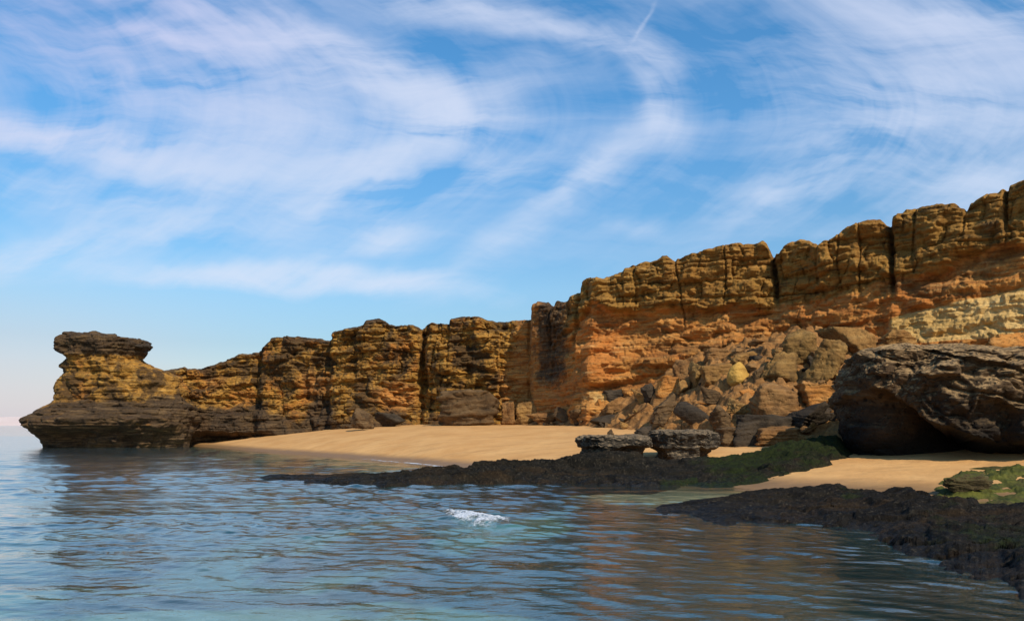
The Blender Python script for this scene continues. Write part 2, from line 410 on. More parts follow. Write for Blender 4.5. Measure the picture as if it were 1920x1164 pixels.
# ------------------------------------------------------------------ terrain sheet: beach and seabed in one
def build_beach():
    pxs = np.concatenate([np.linspace(-6000, -400, 40)[:-1], np.linspace(-400, 2400, 640), np.linspace(2400, 7000, 40)[1:]])
    ys = np.concatenate([np.linspace(-6, 3, 10), np.geomspace(3.2, 72, 420), np.geomspace(80, 9000, 30)])
    PX, Y = np.meshgrid(pxs, ys)
    X = (PX - CX) / F * np.maximum(Y, 6.0)
    Z = beach_z(PX, np.clip(Y, 3, 64))
    Z = Z + np.where(Z > .02, .035, .10) * fbm(X * .5, Y * .5, 0 * X, 3, 5) + .012 * fbm(X * 3, Y * 3, 0 * X, 2, 6) * (Z > 0)
    Z = np.where(Y > 64, np.minimum(Z, -1.2 + 0 * Z), Z)
    weed = sst(1050, 1500, PX) * sst(20, 14, Y) * .9 + gauss(PX, 1150, 260) * gauss(Y, 11, 4) * .6 + .34 * sst(8.0, 10.5, Y) * sst(1.2, 4.0, ips(PX, YW) - Y)
    o = grid_mesh('beach', np.stack([X, Y, Z], -1), M_SAND, attrs={'weed': weed}, origin=(0, 0, 0))
    tag(o, kind='structure')
build_beach()

# ------------------------------------------------------------------ the sea
def build_water():
    g = 1.0
    rows = [3000.0]
    pys = np.arange(1900, 799.0, -1.0)
    pys = np.concatenate([np.arange(1900, 1180, -6.0), np.arange(1180, 801, -.5), np.array([801, 800.4, 799.8, 799.2, 798.6, 798.2, 797.8, 797.4, 797.15])])
    ys = H * F / (pys - CY)
    pxs = np.concatenate([np.linspace(-5000, -120, 80)[:-1], np.linspace(-120, 2040, 860), np.linspace(2040, 6000, 60)[1:]])
    PX, Y = np.meshgrid(pxs, ys)
    X = (PX - CX) / F * Y
    dY = np.abs(np.gradient(ys))[:, None] + 0 * X
    Z = 0 * X; lost = 0 * X
    rng = np.random.RandomState(3)
    yw = ip(PX, YW)
    calm = .18 + .82 * sst(.3, 5, yw - Y)
    patch = .8 + .75 * fbm(X * .16, Y * .22, 0 * X, 3, 40)
    n = 54
    lam = np.geomspace(.16, 5.0, n)
    wx = X + .35 * perlin(X * .5, Y * .5, 0 * X, 71); wy = Y + .3 * perlin(X * .6, Y * .6, 0 * X + 3, 72)
    for i in range(n):
        th = rng.normal(R(-97), R(24 + 16 * (lam[i] < .6)))
        k = 2 * math.pi / lam[i]
        sl = .031 * math.exp(-(math.log(lam[i] / .40) / 1.1) ** 2)
        att = sst(1.8, 3.6, lam[i] / dY)
        lost = lost + (1 - att ** 2) * sl * sl / 2
        if att.max() < 1e-3: continue
        sl = sl * (1 + 1.3 * sst(.7, 1.3, lam[i]) * sst(9, 20, Y))
        Z = Z + att * sl / k * np.sin(k * (math.cos(th) * wx + math.sin(th) * wy) + rng.uniform(0, 6.28))
    Z = Z * calm * patch * (.62 + .38 * sst(7, 13, Y))
    Z = Z + np.abs(Z) * .25 + .07 * gauss(Y, H * F / (962 + 22 * (PX - 826) / 132 - CY) - .25, .45) * gauss(PX, 890, 110)
    rgh = np.sqrt(np.sqrt(2 * lost) * .06 * calm) + .025
    dep = np.clip(-beach_z(PX, np.clip(Y, 3, 64)), 0, 3)
    dep = np.where(Y > 64, 3, dep)
    o = grid_mesh('sea_water', np.stack([X, Y, Z], -1), M_WATER, attrs={'depth': dep, 'rgh': rgh}, origin=(0, 0, 0))
    tag(o, kind='structure')
build_water()

# far coast on the horizon
def build_coast():
    x = np.linspace(-6500, -900, 160); r = np.linspace(0, 1, 12)
    X, T = np.meshgrid(x, r)
    hgt = (44 + 26 * fbm(x * .0011, 0 * x, 0 * x, 4, 9)) * sst(-1500, -2700, x) + 12
    Z = -3 + hgt[None, :] * np.sin(T * math.pi / 2)
    Y = 4200 + 900 * T
    m = plain_mat('pale_far_dunes', (.66, .52, .46), (.70, .57, .51), .95, .004)  # distance haze is put into this pale colour
    tag(grid_mesh('hills', np.stack([X, Y, Z], -1), m), kind='structure')
build_coast()

# ------------------------------------------------------------------ the cliff
def strata(S, z, h, ln, seed, warp=.35):
    zz = z / h + warp * perlin(S * .12, z * .25, 0 * S, seed) * 2
    k = np.floor(zz); f = zz - k
    ss = S / ln * (.6 + .8 * rnd(k, seed)) + rnd(k, seed + 5) * 10 + .25 * perlin(S * .4, z * .8, 0 * S, seed + 2)
    j = np.floor(ss); g = ss - j
    e = np.minimum(np.minimum(f, 1 - f) * h, np.minimum(g, 1 - g) * ln * .8)
    return rnd(k, j, seed + 9) - .5, e

JOINTS = [  # column, half-width px, depth m, lowest z, lean px per m
    (290, 3, .5, 3.5, 0), (348, 3, .5, 3.6, 1), (372, 3, .5, 3.6, 0), (483, 7, 1.1, 0, 0), (512, 3, .3, 3, 2.5), (582, 4, .5, 3, -2), (606, 8, 1.3, 0, 1.2),
    (668, 3, .35, 4, 3), (741, 4, .45, 3.5, -2), (787, 5, 1.1, 3.0, 2.5), (815, 5, .9, 1.5, -1.5), (838, 3, .6, 4.6, 0), (886, 2, .25, 5, 1.5), (938, 2.5, .4, 4.5, 0), (992, 4, 1.0, 3, 0),
    (1030, 3, .9, 6, .5), (1048, 4, .5, 3.5, -3), (1081, 5, 1.0, 5, -.5), (1168, 3, .5, 8.1, 0), (1192, 3, .6, 7.9, 0), (1266, 2.6, .8, 6.8, 5), (1359, 2.2, .7, 7.6, .5), (1448, 5.5, 1.7, 7.7, 4),
    (1533, 3, .6, 8.1, .5), (1572, 3, .6, 8.2, 1.5), (1609, 2.4, .7, 7.8, 1), (1666, 6, 1.7, 7.6, 2.5), (1716, 3, .5, 8.8, -1), (1812, 4, .8, 9.8, -6), (1885, 5, 1.4, 9.8, 1), (1990, 8, 1.6, 6, 1), (2120, 6, 1.2, 6, -1)]

def build_cliff(root):
    px = np.concatenate([np.arange(230, 1960, 1.15), np.arange(1960, 2600, 3)])
    Yc = cliff_Y(px); X0 = (px - CX) / F * Yc
    S1 = np.concatenate([[0], np.cumsum(np.hypot(np.diff(X0), np.diff(Yc)))])
    dcap = ip(px, [(230, .1), (980, .2), (1080, .4), (1110, .8), (1300, .7), (1440, .45), (1700, .45), (1830, .5), (2600, .5)])
    zt = H + (CY - ip(px, SKY)) / F * (Yc - dcap)
    zt = zt + .14 * perlin(S1 * .8, 0 * S1, 0 * S1, 90) + .10 * perlin(S1 * 1.7, 0 * S1, 0 * S1, 91) + .05 * perlin(S1 * 5, 0 * S1, 0 * S1, 92)
    zc = H + (CY - ip(px, CAPB)) / F * (Yc - dcap * .8)
    nr, nb = 300, 26
    t = np.linspace(0, 1, nr)
    PXg, T = np.meshgrid(px, t); S, _ = np.meshgrid(S1, t)
    zb = -.7
    Z = zb + (zt[None] - zb) * T
    top = Z > 99
    ZT = zt[None] + 0 * Z; ZCc = zc[None] + 0 * Z; DC = dcap[None] + 0 * Z
    ZCc = ZCc + .75 * perlin(S * .3, 0 * S, 0 * S, 14) + .5 * perlin(S * 1.1, .4 * Z, 0 * S, 15)
    right = sst(960, 1110, PXg)
    lefte = 1 - sst(930, 1010, PXg)
    caplay = sst(-.35, .2, Z - ZCc)
    below = np.clip(ZCc - Z, 0, None)
    d = DC * caplay * right
    # recess right under the cap, then a face sloping out to its foot
    d += right * (1 - caplay) * (-.18 * np.exp(-below / .7) + (.30 + .06 * sst(1400, 1600, PXg)) * np.clip(below - .3, 0, None))
    # cap: rounded shoulders, two or three big beds
    v, e = strata(S, Z, .95, 3.2, 21, .3)
    d += right * caplay * (.5 * v - .20 * np.exp(-e / .07) + .45 * fbm(S * .35, Z * .5 + .15 * S, 0 * S, 4, 24))
    # left: bulging buttresses
    d += lefte * (.6 * fbm(S * .16, Z * .22, 0 * S, 3, 33) + .55 * fbm(S * .45 + .2 * Z, Z * .55, 0 * S, 3, 36) + .10 * (zt[None] - Z) * .6)
    v1, e1 = strata(S, Z, .75, 2.4, 5, .6)
    lowr = right * (1 - caplay)
    d += (.38 * lefte + .22 * right - .12 * lowr) * v1 - (.22 * lefte + .13 * right - .08 * lowr) * np.exp(-e1 / .07)
    v2, e2 = strata(S, Z, .27, 1.1, 8, .8)
    d += (.13 + .06 * lefte - .05 * lowr) * v2 - (.07 - .03 * lowr) * np.exp(-e2 / .04)
    # cavernous weathering
    cav = ridged(S * .55 + .4 * perlin(S * .6, Z * .6, 0 * S, 3), Z * 1.1, 0 * S, 3, 44)
    d -= lefte * .55 * np.clip(cav - .55, 0, 1.2) * sst(1.0, 3.0, Z)
    d -= right * .35 * np.clip(cav - .75, 0, 1.2)
    cross = perlin(S * .25, (Z - .12 * S) * 1.6, 0 * S, 61)
    d += lowr * (.55 * np.clip(cross, -.4, .5) + .5 * fbm(S * .22, (Z - .1 * S) * .8, 0 * S, 3, 63))
    d += .30 * fbm(S * .9, Z * .9, 0 * S, 4, 50) + .07 * fbm(S * 5, Z * 6, 0 * S, 2, 55)
    # seaward foot: dark ledge with a wave-cut notch
    foot = 1 - sst(390, 560, PXg)
    d += foot * (1.6 * sst(3.6, 2.2, Z) - 1.9 * sst(1.25, .55, Z))
    foot2 = sst(390, 520, PXg) * (1 - sst(720, 840, PXg))
    d += foot2 * (.9 * sst(3.2, 1.2, Z) * (.6 + .8 * perlin(S * .35, 0 * S, 0 * S, 70)))
    # joints
    J = 0 * Z
    for (j, w, dep, zl, lean) in JOINTS:
        xx = j + lean * (ZT - Z) + 6.0 * perlin(Z * .45, 0 * Z + j, 0 * Z, 79) + 4.0 * perlin(Z * .8, 0 * Z + j, 0 * Z, 77) + 1.5 * perlin(Z * 3, 0 * Z + j, 0 * Z, 78)
        main = j in (483, 606, 787, 1448, 1666)
        w = w * (.85 if main else .7); dep = dep * (.55 if main else .36)
        g = np.exp(-np.abs((PXg - xx) / w) ** 2.2) * sst(zl - .3, zl + 1.0, Z)
        d -= dep * g; J = np.maximum(J, g * min(1, dep))
    # block offset between joints
    js = np.array([j[0] for j in JOINTS]); bi = np.searchsorted(js, PXg[0])
    blk = (rnd(bi, 3) - .5) * .55
    d += smooth1(blk, 5)[None] * sst(-.5, 1.5, Z - ZCc + 3 * lefte)
    # rounded brow
    d -= 0.5 * np.clip((Z - ZT + .45) / .45, 0, 1) ** 2.5
    PXs = smooth1(X0, 41), smooth1(Yc, 41)
    tx, ty = np.gradient(PXs[0]), np.gradient(PXs[1]); L = np.hypot(tx, ty)
    nx, ny = ty / L, -tx / L
    rx, ry = -X0 / np.hypot(X0, Yc), -Yc / np.hypot(X0, Yc)
    ux, uy = .3 * nx + .7 * rx, .3 * ny + .7 * ry
    L = np.hypot(ux, uy); ux /= L; uy /= L
    G = np.stack([X0[None] + ux[None] * d, Yc[None] + uy[None] * d, Z + .05 * fbm(S * 2, Z * 2, 0 * S + 9, 2, 99)], -1)
    # top going back
    back = np.geomspace(.12, 16, nb)
    last = G[-1]
    TB = np.stack([np.stack([last[:, 0] - ux * b, last[:, 1] - uy * b, last[:, 2] + .05 * b * 0 - .02 * b + .12 * fbm(S1 * .9, b * .9 + 0 * S1, 0 * S1, 3, 12) * min(1, b)], -1) for b in back])
    G = np.concatenate([G, TB])
    ext = lambda a: np.concatenate([a, np.repeat(a[-1:], nb, 0)]).ravel()
    yel = sst(1640, 1700, PXg) * sst(H + (CY - 655) / F * 36, H + (CY - 640) / F * 36, Z) * (1 - sst(6.5, 7.0, Z - (PXg - 1700) * .0032)) + .5 * gauss(PXg, 1130, 70) * gauss(Z, 3.2, 1.0)
    lefc = lefte - .75 * gauss(PXg, 590, 40) * gauss(Z, 4.6, 1.3) - .8 * gauss(PXg, 745, 55) * gauss(Z, 3.6, 1.3) - .7 * gauss(PXg, 970, 50) * gauss(Z, 4.2, 2.2) - .5 * gauss(PXg, 400, 40) * gauss(Z, 5, .8)
    cap = caplay * sst(985, 1120, PXg)
    Zw = Z + .9 * fbm(S * .22, Z * .3, 0 * S, 3, 141)
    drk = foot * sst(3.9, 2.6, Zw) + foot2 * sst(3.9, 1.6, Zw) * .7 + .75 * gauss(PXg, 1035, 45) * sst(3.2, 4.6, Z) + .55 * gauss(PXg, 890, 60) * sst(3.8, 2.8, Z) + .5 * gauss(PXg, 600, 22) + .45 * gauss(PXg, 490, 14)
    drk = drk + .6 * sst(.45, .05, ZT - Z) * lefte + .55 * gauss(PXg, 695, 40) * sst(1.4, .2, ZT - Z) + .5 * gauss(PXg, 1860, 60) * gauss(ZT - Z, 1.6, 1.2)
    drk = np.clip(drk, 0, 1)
    return grid_mesh('rock_face', G, M_CLIFF, parent=root, attrs={'cap': ext(cap), 'yel': ext(yel), 'drk': ext(drk), 'lef': ext(lefc), 'joi': ext(J)})

def build_stack(root):
    """mushroom shaped sea stack that ends the headland: stacked slices between its two outlines"""
    Y = 57.6
    lv = [(850, 78, 350), (836, 72, 352), (822, 68, 356), (805, 62, 360), (797, 55, 362), (788, 53, 366), (778, 64, 366), (766, 80, 362), (757, 104, 356), (752, 109, 352), (738, 110, 348), (721, 112, 344), (708, 118, 338), (700, 124, 326), (695, 127, 306),
          (690, 120, 292), (685, 119, 284), (680, 127, 270), (674, 130, 267), (668, 123, 268), (662, 115, 270), (655, 110, 272), (648, 111, 276), (642, 111, 274), (637, 112, 270), (632, 114, 258), (629, 120, 236), (627, 128, 215), (625.5, 138, 196), (624.6, 150, 180)]
    dep = [(850, 2.6), (836, 2.6), (815, 2.9), (797, 4.6), (785, 4.6), (766, 3.2), (750, 2.5), (700, 2.2), (690, 2.3), (678, 1.9), (660, 2.6), (645, 2.9), (635, 2.6), (628, 1.7), (624, .5)]
    lv = np.array(lv, dtype=float)[::-1]
    py = np.concatenate([np.linspace(624.6, 630, 20)[:-1], np.linspace(630, 850, 220)])
    xl = np.interp(py, lv[:, 0], lv[:, 1]); xr = np.interp(py, lv[:, 0], lv[:, 2])
    dd = np.interp(py, *np.array(dep[::-1], dtype=float).T)
    n = 420
    th = np.linspace(0, 2 * math.pi, n, endpoint=False)
    PY, TH = np.meshgrid(py, th, indexing='ij')
    k = F / Y
    z = H + (CY - PY) / k
    cx = ((xl + xr) / 2 - CX) / k; hw = (xr - xl) / 2 / k
    c, s = np.cos(TH), np.sin(TH)
    sq = lambda v: np.sign(v) * np.abs(v) ** .75
    X = cx[:, None] + hw[:, None] * sq(c); Yy = Y + dd[:, None] * sq(s)
    nx, ny = c, s
    v, e = strata(X + Yy * .6, z, .55, 2.2, 205, .5)
    d = .22 * v - .14 * np.exp(-e / .06)
    v, e = strata(X + Yy * .6, z, .22, .9, 207, .7)
    d += .09 * v - .05 * np.exp(-e / .04)
    d += .55 * fbm(X * .6, Yy * .6, z * 1.0, 4, 210) - .3 * np.clip(ridged(X * .8, Yy * .8, z * 1.5, 2, 211) - .6, 0, 1)
    d += .05 * fbm(X * 5, Yy * 5, z * 5, 2, 212)
    d -= .9 * sst(1.5, .7, z) * np.clip(.25 + fbm(X * .45, Yy * .45, z * .5, 3, 214), 0, 1)
    d += .35 * sst(2.6, 1.6, z) * fbm(X * 1.1, Yy * 1.1, z * 1.4, 3, 215)
    d = d * np.clip(dd / 1.5, .2, 1)[:, None]
    side = np.abs(c) ** 3
    d = d * (1 - .45 * side) * (1 - .55 * side * (c < 0)) - side * (c < 0) * (.55 * sst(3.4, 2.6, z) + .35 * sst(6.2, 6.8, z))
    upw = sst(640, 627, PY)
    z = z + upw * (-.55 * gauss(X * k + CX, 231, 8) + .22 * fbm(X * .9, Yy * .9, 0 * z, 3, 218) - .25 * sst(215, 250, X * k + CX))
    G = np.stack([X + nx * d, Yy + ny * d, z + .05 * fbm(X, Yy, z, 2, 3)], -1)
    topc = G[0].mean(0)
    rows = np.stack([G[0] * (1 - w) + topc * w for w in (.98, .6, .3)])
    G = np.concatenate([rows, G]); PY = np.concatenate([PY[:3] * 0 + 624, PY])
    Z = G[..., 2]
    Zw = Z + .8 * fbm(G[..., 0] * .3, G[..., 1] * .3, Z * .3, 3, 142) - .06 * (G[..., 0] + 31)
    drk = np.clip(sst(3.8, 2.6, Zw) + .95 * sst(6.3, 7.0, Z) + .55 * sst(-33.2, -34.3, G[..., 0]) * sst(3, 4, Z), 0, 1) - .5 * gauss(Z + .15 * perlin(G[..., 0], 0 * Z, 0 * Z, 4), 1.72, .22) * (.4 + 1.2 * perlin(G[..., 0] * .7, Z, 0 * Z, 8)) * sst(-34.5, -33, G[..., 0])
    zero = 0 * Z
    return grid_mesh('sea_stack', G, M_CLIFF, wrap=True, parent=root, flip=True, attrs={'cap': zero, 'yel': zero, 'drk': np.clip(drk, 0, 1), 'lef': zero + 1, 'joi': zero})

# ------------------------------------------------------------------ loose rocks
_ico = {}
def ico(level):
    if level not in _ico:
        bm = bmesh.new(); bmesh.ops.create_icosphere(bm, subdivisions=level, radius=1.0)
        V = np.array([v.co[:] for v in bm.verts]); Fc = np.array([[v.index for v in f.verts] for f in bm.faces]); bm.free()
        _ico[level] = V / np.linalg.norm(V, axis=1)[:, None], Fc
    return _ico[level]

def rock_shape(seed, level=5, planes=12, sharp=24, rough=.10, bed=.07, box=0.0, tilt=None):
    """an angular block: soft minimum over random cutting planes, then broken surface and bedding ledges; in the unit box"""
    rg = np.random.RandomState(seed)
    D, Fc = ico(level)
    N = rg.normal(size=(planes, 3)); N /= np.linalg.norm(N, axis=1)[:, None]
    off = rg.uniform(.62, 1.0, planes)
    if box:
        B = np.array([[1, 0, 0], [-1, 0, 0], [0, 1, 0], [0, -1, 0], [0, 0, 1], [0, 0, -1]], float) + rg.normal(scale=.14, size=(6, 3))
        B /= np.linalg.norm(B, axis=1)[:, None]
        N = np.concatenate([B, N]); off = np.concatenate([rg.uniform(.6, .75, 6), off + box])
    dots = np.maximum(D @ N.T, 1e-3)
    inv = (dots / off)
    r = 1 / (np.sum(inv ** sharp, 1) ** (1 / sharp))
    V = D * r[:, None]
    s = rg.uniform(0, 50)
    n = fbm(V[:, 0] * 1.6 + s, V[:, 1] * 1.6, V[:, 2] * 1.6, 5, seed)
    rd = ridged(V[:, 0] * 1.5 + s, V[:, 1] * 1.5, V[:, 2] * 2.2, 3, seed + 7)
    V = V + D * (rough * 1.15 * n + .022 * fbm(V[:, 0] * 7, V[:, 1] * 7, V[:, 2] * 9 + s, 3, seed + 3, .7) - rough * .9 * np.clip(rd - .8, 0, 1))[:, None]
    a = rg.uniform(-.3, .3, 2) if tilt is None else tilt
    q = V[:, 2] + a[0] * V[:, 0] + a[1] * V[:, 1]
    st = q * 5 + .8 * perlin(V[:, 0] * 1.5 + s, V[:, 1] * 1.5, V[:, 2] * 1.5, seed + 2); k = np.floor(st); f = st - k
    V[:, :2] *= (1 + bed * ((rnd(k, seed) - .5) * 2 - 1.2 * np.exp(-np.minimum(f, 1 - f) / .12)))[:, None]
    return V, Fc

def fit(V, cx, cy, z0, w, dpt, h):
    lo, hi = V.min(0), V.max(0)
    U = (V - lo) / (hi - lo)
    return np.stack([cx + (U[:, 0] - .5) * w, cy + (U[:, 1] - .5) * dpt, z0 + U[:, 2] * h], 1)

def rock(name, pxbox, mat, label, cat='boulder', seed=1, Y=None, depth=.85, sink=.15, group=None, **kw):
    x0, x1, y0, y1 = pxbox
    pc = (x0 + x1) / 2
    base = Y if Y else ground_hit(pc, y1)
    w = (x1 - x0) / F * base; h = (y1 - y0) / F * base
    dp = max(depth * (w + h) / 2, .2)
    yc = base + dp * .35
    s = yc / base
    w *= s ** .6; 
    zt = H + (CY - y0) / F * (yc - .1 * dp); zb = H + (CY - y1) / F * base
    zb -= sink * (zt - zb)
    V, Fc = rock_shape(seed, **kw)
    V = fit(V, (pc - CX) / F * (yc - .15 * dp), yc, zb, w, dp, zt - zb)
    o = raw_mesh(name, V, Fc, mat)
    return tag(o, label, cat, group)

cliff = bpy.data.objects.new('cliff', None); COL.objects.link(cliff); cliff.location = (0, 46, 0)
tag(cliff, 'long layered sandstone cliff rising to the right, ending in a mushroom shaped sea stack', 'cliff')
build_cliff(cliff)
build_stack(cliff)
def knob():
    V, Fc = rock_shape(402, 5, 10, rough=.22)
    raw_mesh('perched_knob', fit(V, (254 - CX) / F * 57.2, 57.2, H + (CY - 662) / F * 57.2, 42 / F * 57.2, 2.0, 29 / F * 57.2), Fc, M_DARK, parent=cliff)
    V, Fc = rock_shape(405, 4, 8, rough=.2)
    raw_mesh('perched_knob', fit(V, (274 - CX) / F * 57, 57, H + (CY - 655) / F * 57, 20 / F * 57, .8, 12 / F * 57), Fc, M_DARK, parent=cliff)
knob()

# rubble slope under the fallen blocks
def build_scree():
    pxs = np.linspace(960, 2300, 900); v = np.linspace(0, 1, 260)
    PX, T = np.meshgrid(pxs, v)
    Y = ip(PX, SC_F) - .6 + (cliff_Y(PX) + 1.0 - ip(PX, SC_F)) * T
    X = (PX - CX) / F * Y
    Z = scree_z(PX, Y)
    f1, e, cid = voro(X * .9, Y * .9, Z * .9, 3)
    g1, e2, cid2 = voro(X * 2.3, Y * 2.3, Z * 2.3, 9)
    amp = np.clip(ip(PX, SC_H) / 2.5, 0, 1) * sst(0, .12, T)
    Z = Z + amp * ((.75 - .68 * sst(1590, 1680, PX)) * (cid - .45) * sst(0, .3, e) + (.32 - .22 * sst(1590, 1680, PX)) * (cid2 - .4) * sst(0, .35, e2) + .15 * fbm(X * 2, Y * 2, Z, 3, 4)) - .06 * (1 - amp)
    o = grid_mesh('rubble', np.stack([X, Y, Z], -1), M_SCREE)
    tag(o, kind='stuff')
build_scree()

ROCKS = [
 # name, (x0,x1,y0,y1), material, label, options
 ('boulder', (818, 938, 730, 798), M_GREY, 'wide grey layered boulder leaning on the cliff foot behind the sand', dict(seed=11, bed=.10, box=.1)),
 ('boulder', (655, 700, 764, 799), M_GREY, 'small greyish leaning slab at the cliff foot, toward the left end of the sand', dict(seed=12)),
 ('boulder', (700, 760, 772, 800), M_DARK, 'low dark boulder beside the small leaning slab at the cliff foot', dict(seed=13)),
 ('boulder', (938, 970, 752, 796), M_BROWN, 'upright brown block just right of the wide grey layered boulder', dict(seed=14, box=.1)),
 ('boulder', (965, 1012, 752, 793), M_TAN, 'pale cracked block at cliff foot just right of the brown upright block', dict(seed=15, box=.15)),
 ('flat_stone', (985, 1050, 774, 795), M_BROWN, 'low brown flat stone at the top edge of the sand', dict(seed=16, bed=.1)),
 ('boulder', (1035, 1072, 762, 795), M_GREY, 'rounded grey boulder, left of a pair at the top of the beach', dict(seed=17)),
 ('boulder', (1066, 1108, 766, 796), M_GREY, 'lumpy grey boulder, right of a pair at the top of the beach', dict(seed=18)),
 ('boulder', (1010, 1046, 748, 778), M_TAN, 'tan broken block behind the pair of grey beach boulders', dict(seed=19, box=.1)),
 ('boulder', (1072, 1116, 742, 772), M_ORANGE, 'dull orange block tucked against the cliff above the grey pair', dict(seed=20)),
 ('boulder', (1104, 1172, 776, 798), M_DARK, 'low wide dark boulder lying on the top of the beach', dict(seed=21)),
 ('flat_stone', (1128, 1190, 729, 750), M_DARK, 'dark flat slab bridging the gap above two brown boulders', dict(seed=22, box=.1, sink=.3)),
 ('boulder', (1118, 1164, 748, 782), M_BROWN, 'squat brown boulder under the left end of the dark flat slab', dict(seed=23)),
 ('boulder', (1108, 1132, 748, 776), M_ORANGE, 'small orange pointed rock left of the squat brown boulder', dict(seed=24)),
 ('boulder', (1182, 1220, 728, 764), M_TAN, 'pale cone shaped rock right of the dark flat slab', dict(seed=25, planes=7)),
 ('boulder', (1166, 1216, 758, 793), M_BROWN, 'rounded brown boulder below the pale cone shaped rock', dict(seed=26)),
 ('boulder', (1200, 1234, 718, 760), M_DARK, 'dark upright jagged rock behind the pale cone shaped rock', dict(seed=27)),
 ('boulder', (1222, 1275, 736, 792), M_GREY, 'tall ribbed grey boulder between the cone shaped rock and dark dome', dict(seed=28, bed=.09)),
 ('boulder', (1228, 1280, 704, 742), M_ORANGE, 'reddish orange broken block above the ribbed grey boulder', dict(seed=29, box=.1)),
 ('boulder', (1262, 1300, 672, 716), M_BROWN, 'dark brown squarish block stuck high against the orange cliff face', dict(seed=30, box=.1)),
 ('boulder', (1294, 1318, 676, 726), M_OLIVE, 'thin brownish slab standing on edge beside the dark brown squarish block', dict(seed=31, box=.12, depth=1.2)),
 ('boulder', (1312, 1372, 678, 724), M_TAN, 'cracked tan block left of the yellow egg shaped boulder', dict(seed=32, box=.08)),
 ('boulder', (1322, 1366, 650, 682), M_BROWN, 'flat topped brown block high on the rubble against the cliff', dict(seed=33, box=.15)),
 ('boulder', (1364, 1414, 678, 722), M_YELLOW, 'bright yellow egg shaped boulder in the middle of the rubble', dict(seed=34, planes=18, sharp=6, rough=.05, bed=.01)),
 ('flat_stone', (1370, 1422, 658, 682), M_TAN, 'arched tan slab resting just above the yellow egg shaped boulder', dict(seed=35, bed=.08)),
 ('boulder', (1410, 1436, 684, 724), M_GREY, 'narrow greyish rock right of the yellow egg shaped boulder', dict(seed=36)),
 ('boulder', (1430, 1506, 656, 724), M_OLIVE, 'broad knobbly tan boulder in front of two big rounded brownish boulders', dict(seed=37, rough=.16)),
 ('boulder', (1466, 1544, 616, 690), M_OLIVE, 'big rounded brownish boulder, upper left of a pair atop the rubble', dict(seed=38, sharp=7, bed=.05)),
 ('boulder', (1500, 1584, 636, 724), M_OLIVE, 'big rounded brownish boulder touching the left shoulder of the huge pitted rock', dict(seed=39, sharp=7, bed=.07)),
 ('boulder', (1540, 1640, 612, 672), M_TAN, 'broad tan boulder at the top of the rubble behind the huge pitted rock', dict(seed=40, bed=.06)),
 ('boulder', (1412, 1506, 714, 790), M_BROWN, 'large red brown block with flat face, centre of the lower rubble', dict(seed=41, box=.06)),
 ('boulder', (1500, 1582, 718, 772), M_ORANGE, 'vivid orange angular block beside the dark side of the huge pitted rock', dict(seed=42, box=.02, planes=8, rough=.06)),
 ('boulder', (1484, 1568, 752, 812), M_DARK, 'dark triangular block below the vivid orange angular block', dict(seed=43, planes=7)),
 ('boulder', (1384, 1420, 728, 752), M_ORANGE, 'small pinkish orange rock left of the large red brown block', dict(seed=44)),
 ('boulder', (1362, 1412, 744, 778), M_TAN, 'pale crumbled rock below the small pinkish orange rock', dict(seed=45, rough=.2)),
 ('boulder', (1310, 1362, 722, 762), M_GREY, 'grey brown angular rock above the dark dome boulder', dict(seed=46)),
 ('boulder', (1266, 1344, 752, 806), M_DARK, 'smooth dark grey dome shaped boulder behind the right crusted table rock', dict(seed=47, sharp=6, rough=.05, bed=.01)),
 ('boulder', (1330, 1376, 758, 812), M_GREY, 'brown grey hump joined to the right side of the dark dome boulder', dict(seed=48, sharp=7)),
 ('boulder', (1370, 1492, 776, 834), M_DARK, 'long dark block lying along the foot of the rubble', dict(seed=49, box=.1, depth=.6)),
 ('boulder', (1344, 1420, 800, 836), M_GREY, 'low brown block with striped face just right of the crusted table rock', dict(seed=50, box=.1, bed=.08)),
 ('boulder', (1414, 1500, 798, 836), M_BROWN, 'low muddy brown block next to the mossy end of the reef', dict(seed=51, box=.1, bed=.08)),
 ('boulder', (1640, 1720, 618, 660), M_TAN, 'pale crumbling block below the yellow band, behind the huge pitted rock', dict(seed=52, rough=.16)),
 ('boulder', (1850, 1945, 622, 680), M_ORANGE, 'orange crumbling block at the right edge, behind the huge pitted rock', dict(seed=53, rough=.16)),
]
for name, box, mat, label, kw in ROCKS:
    rock(name, box, mat, label, **kw)

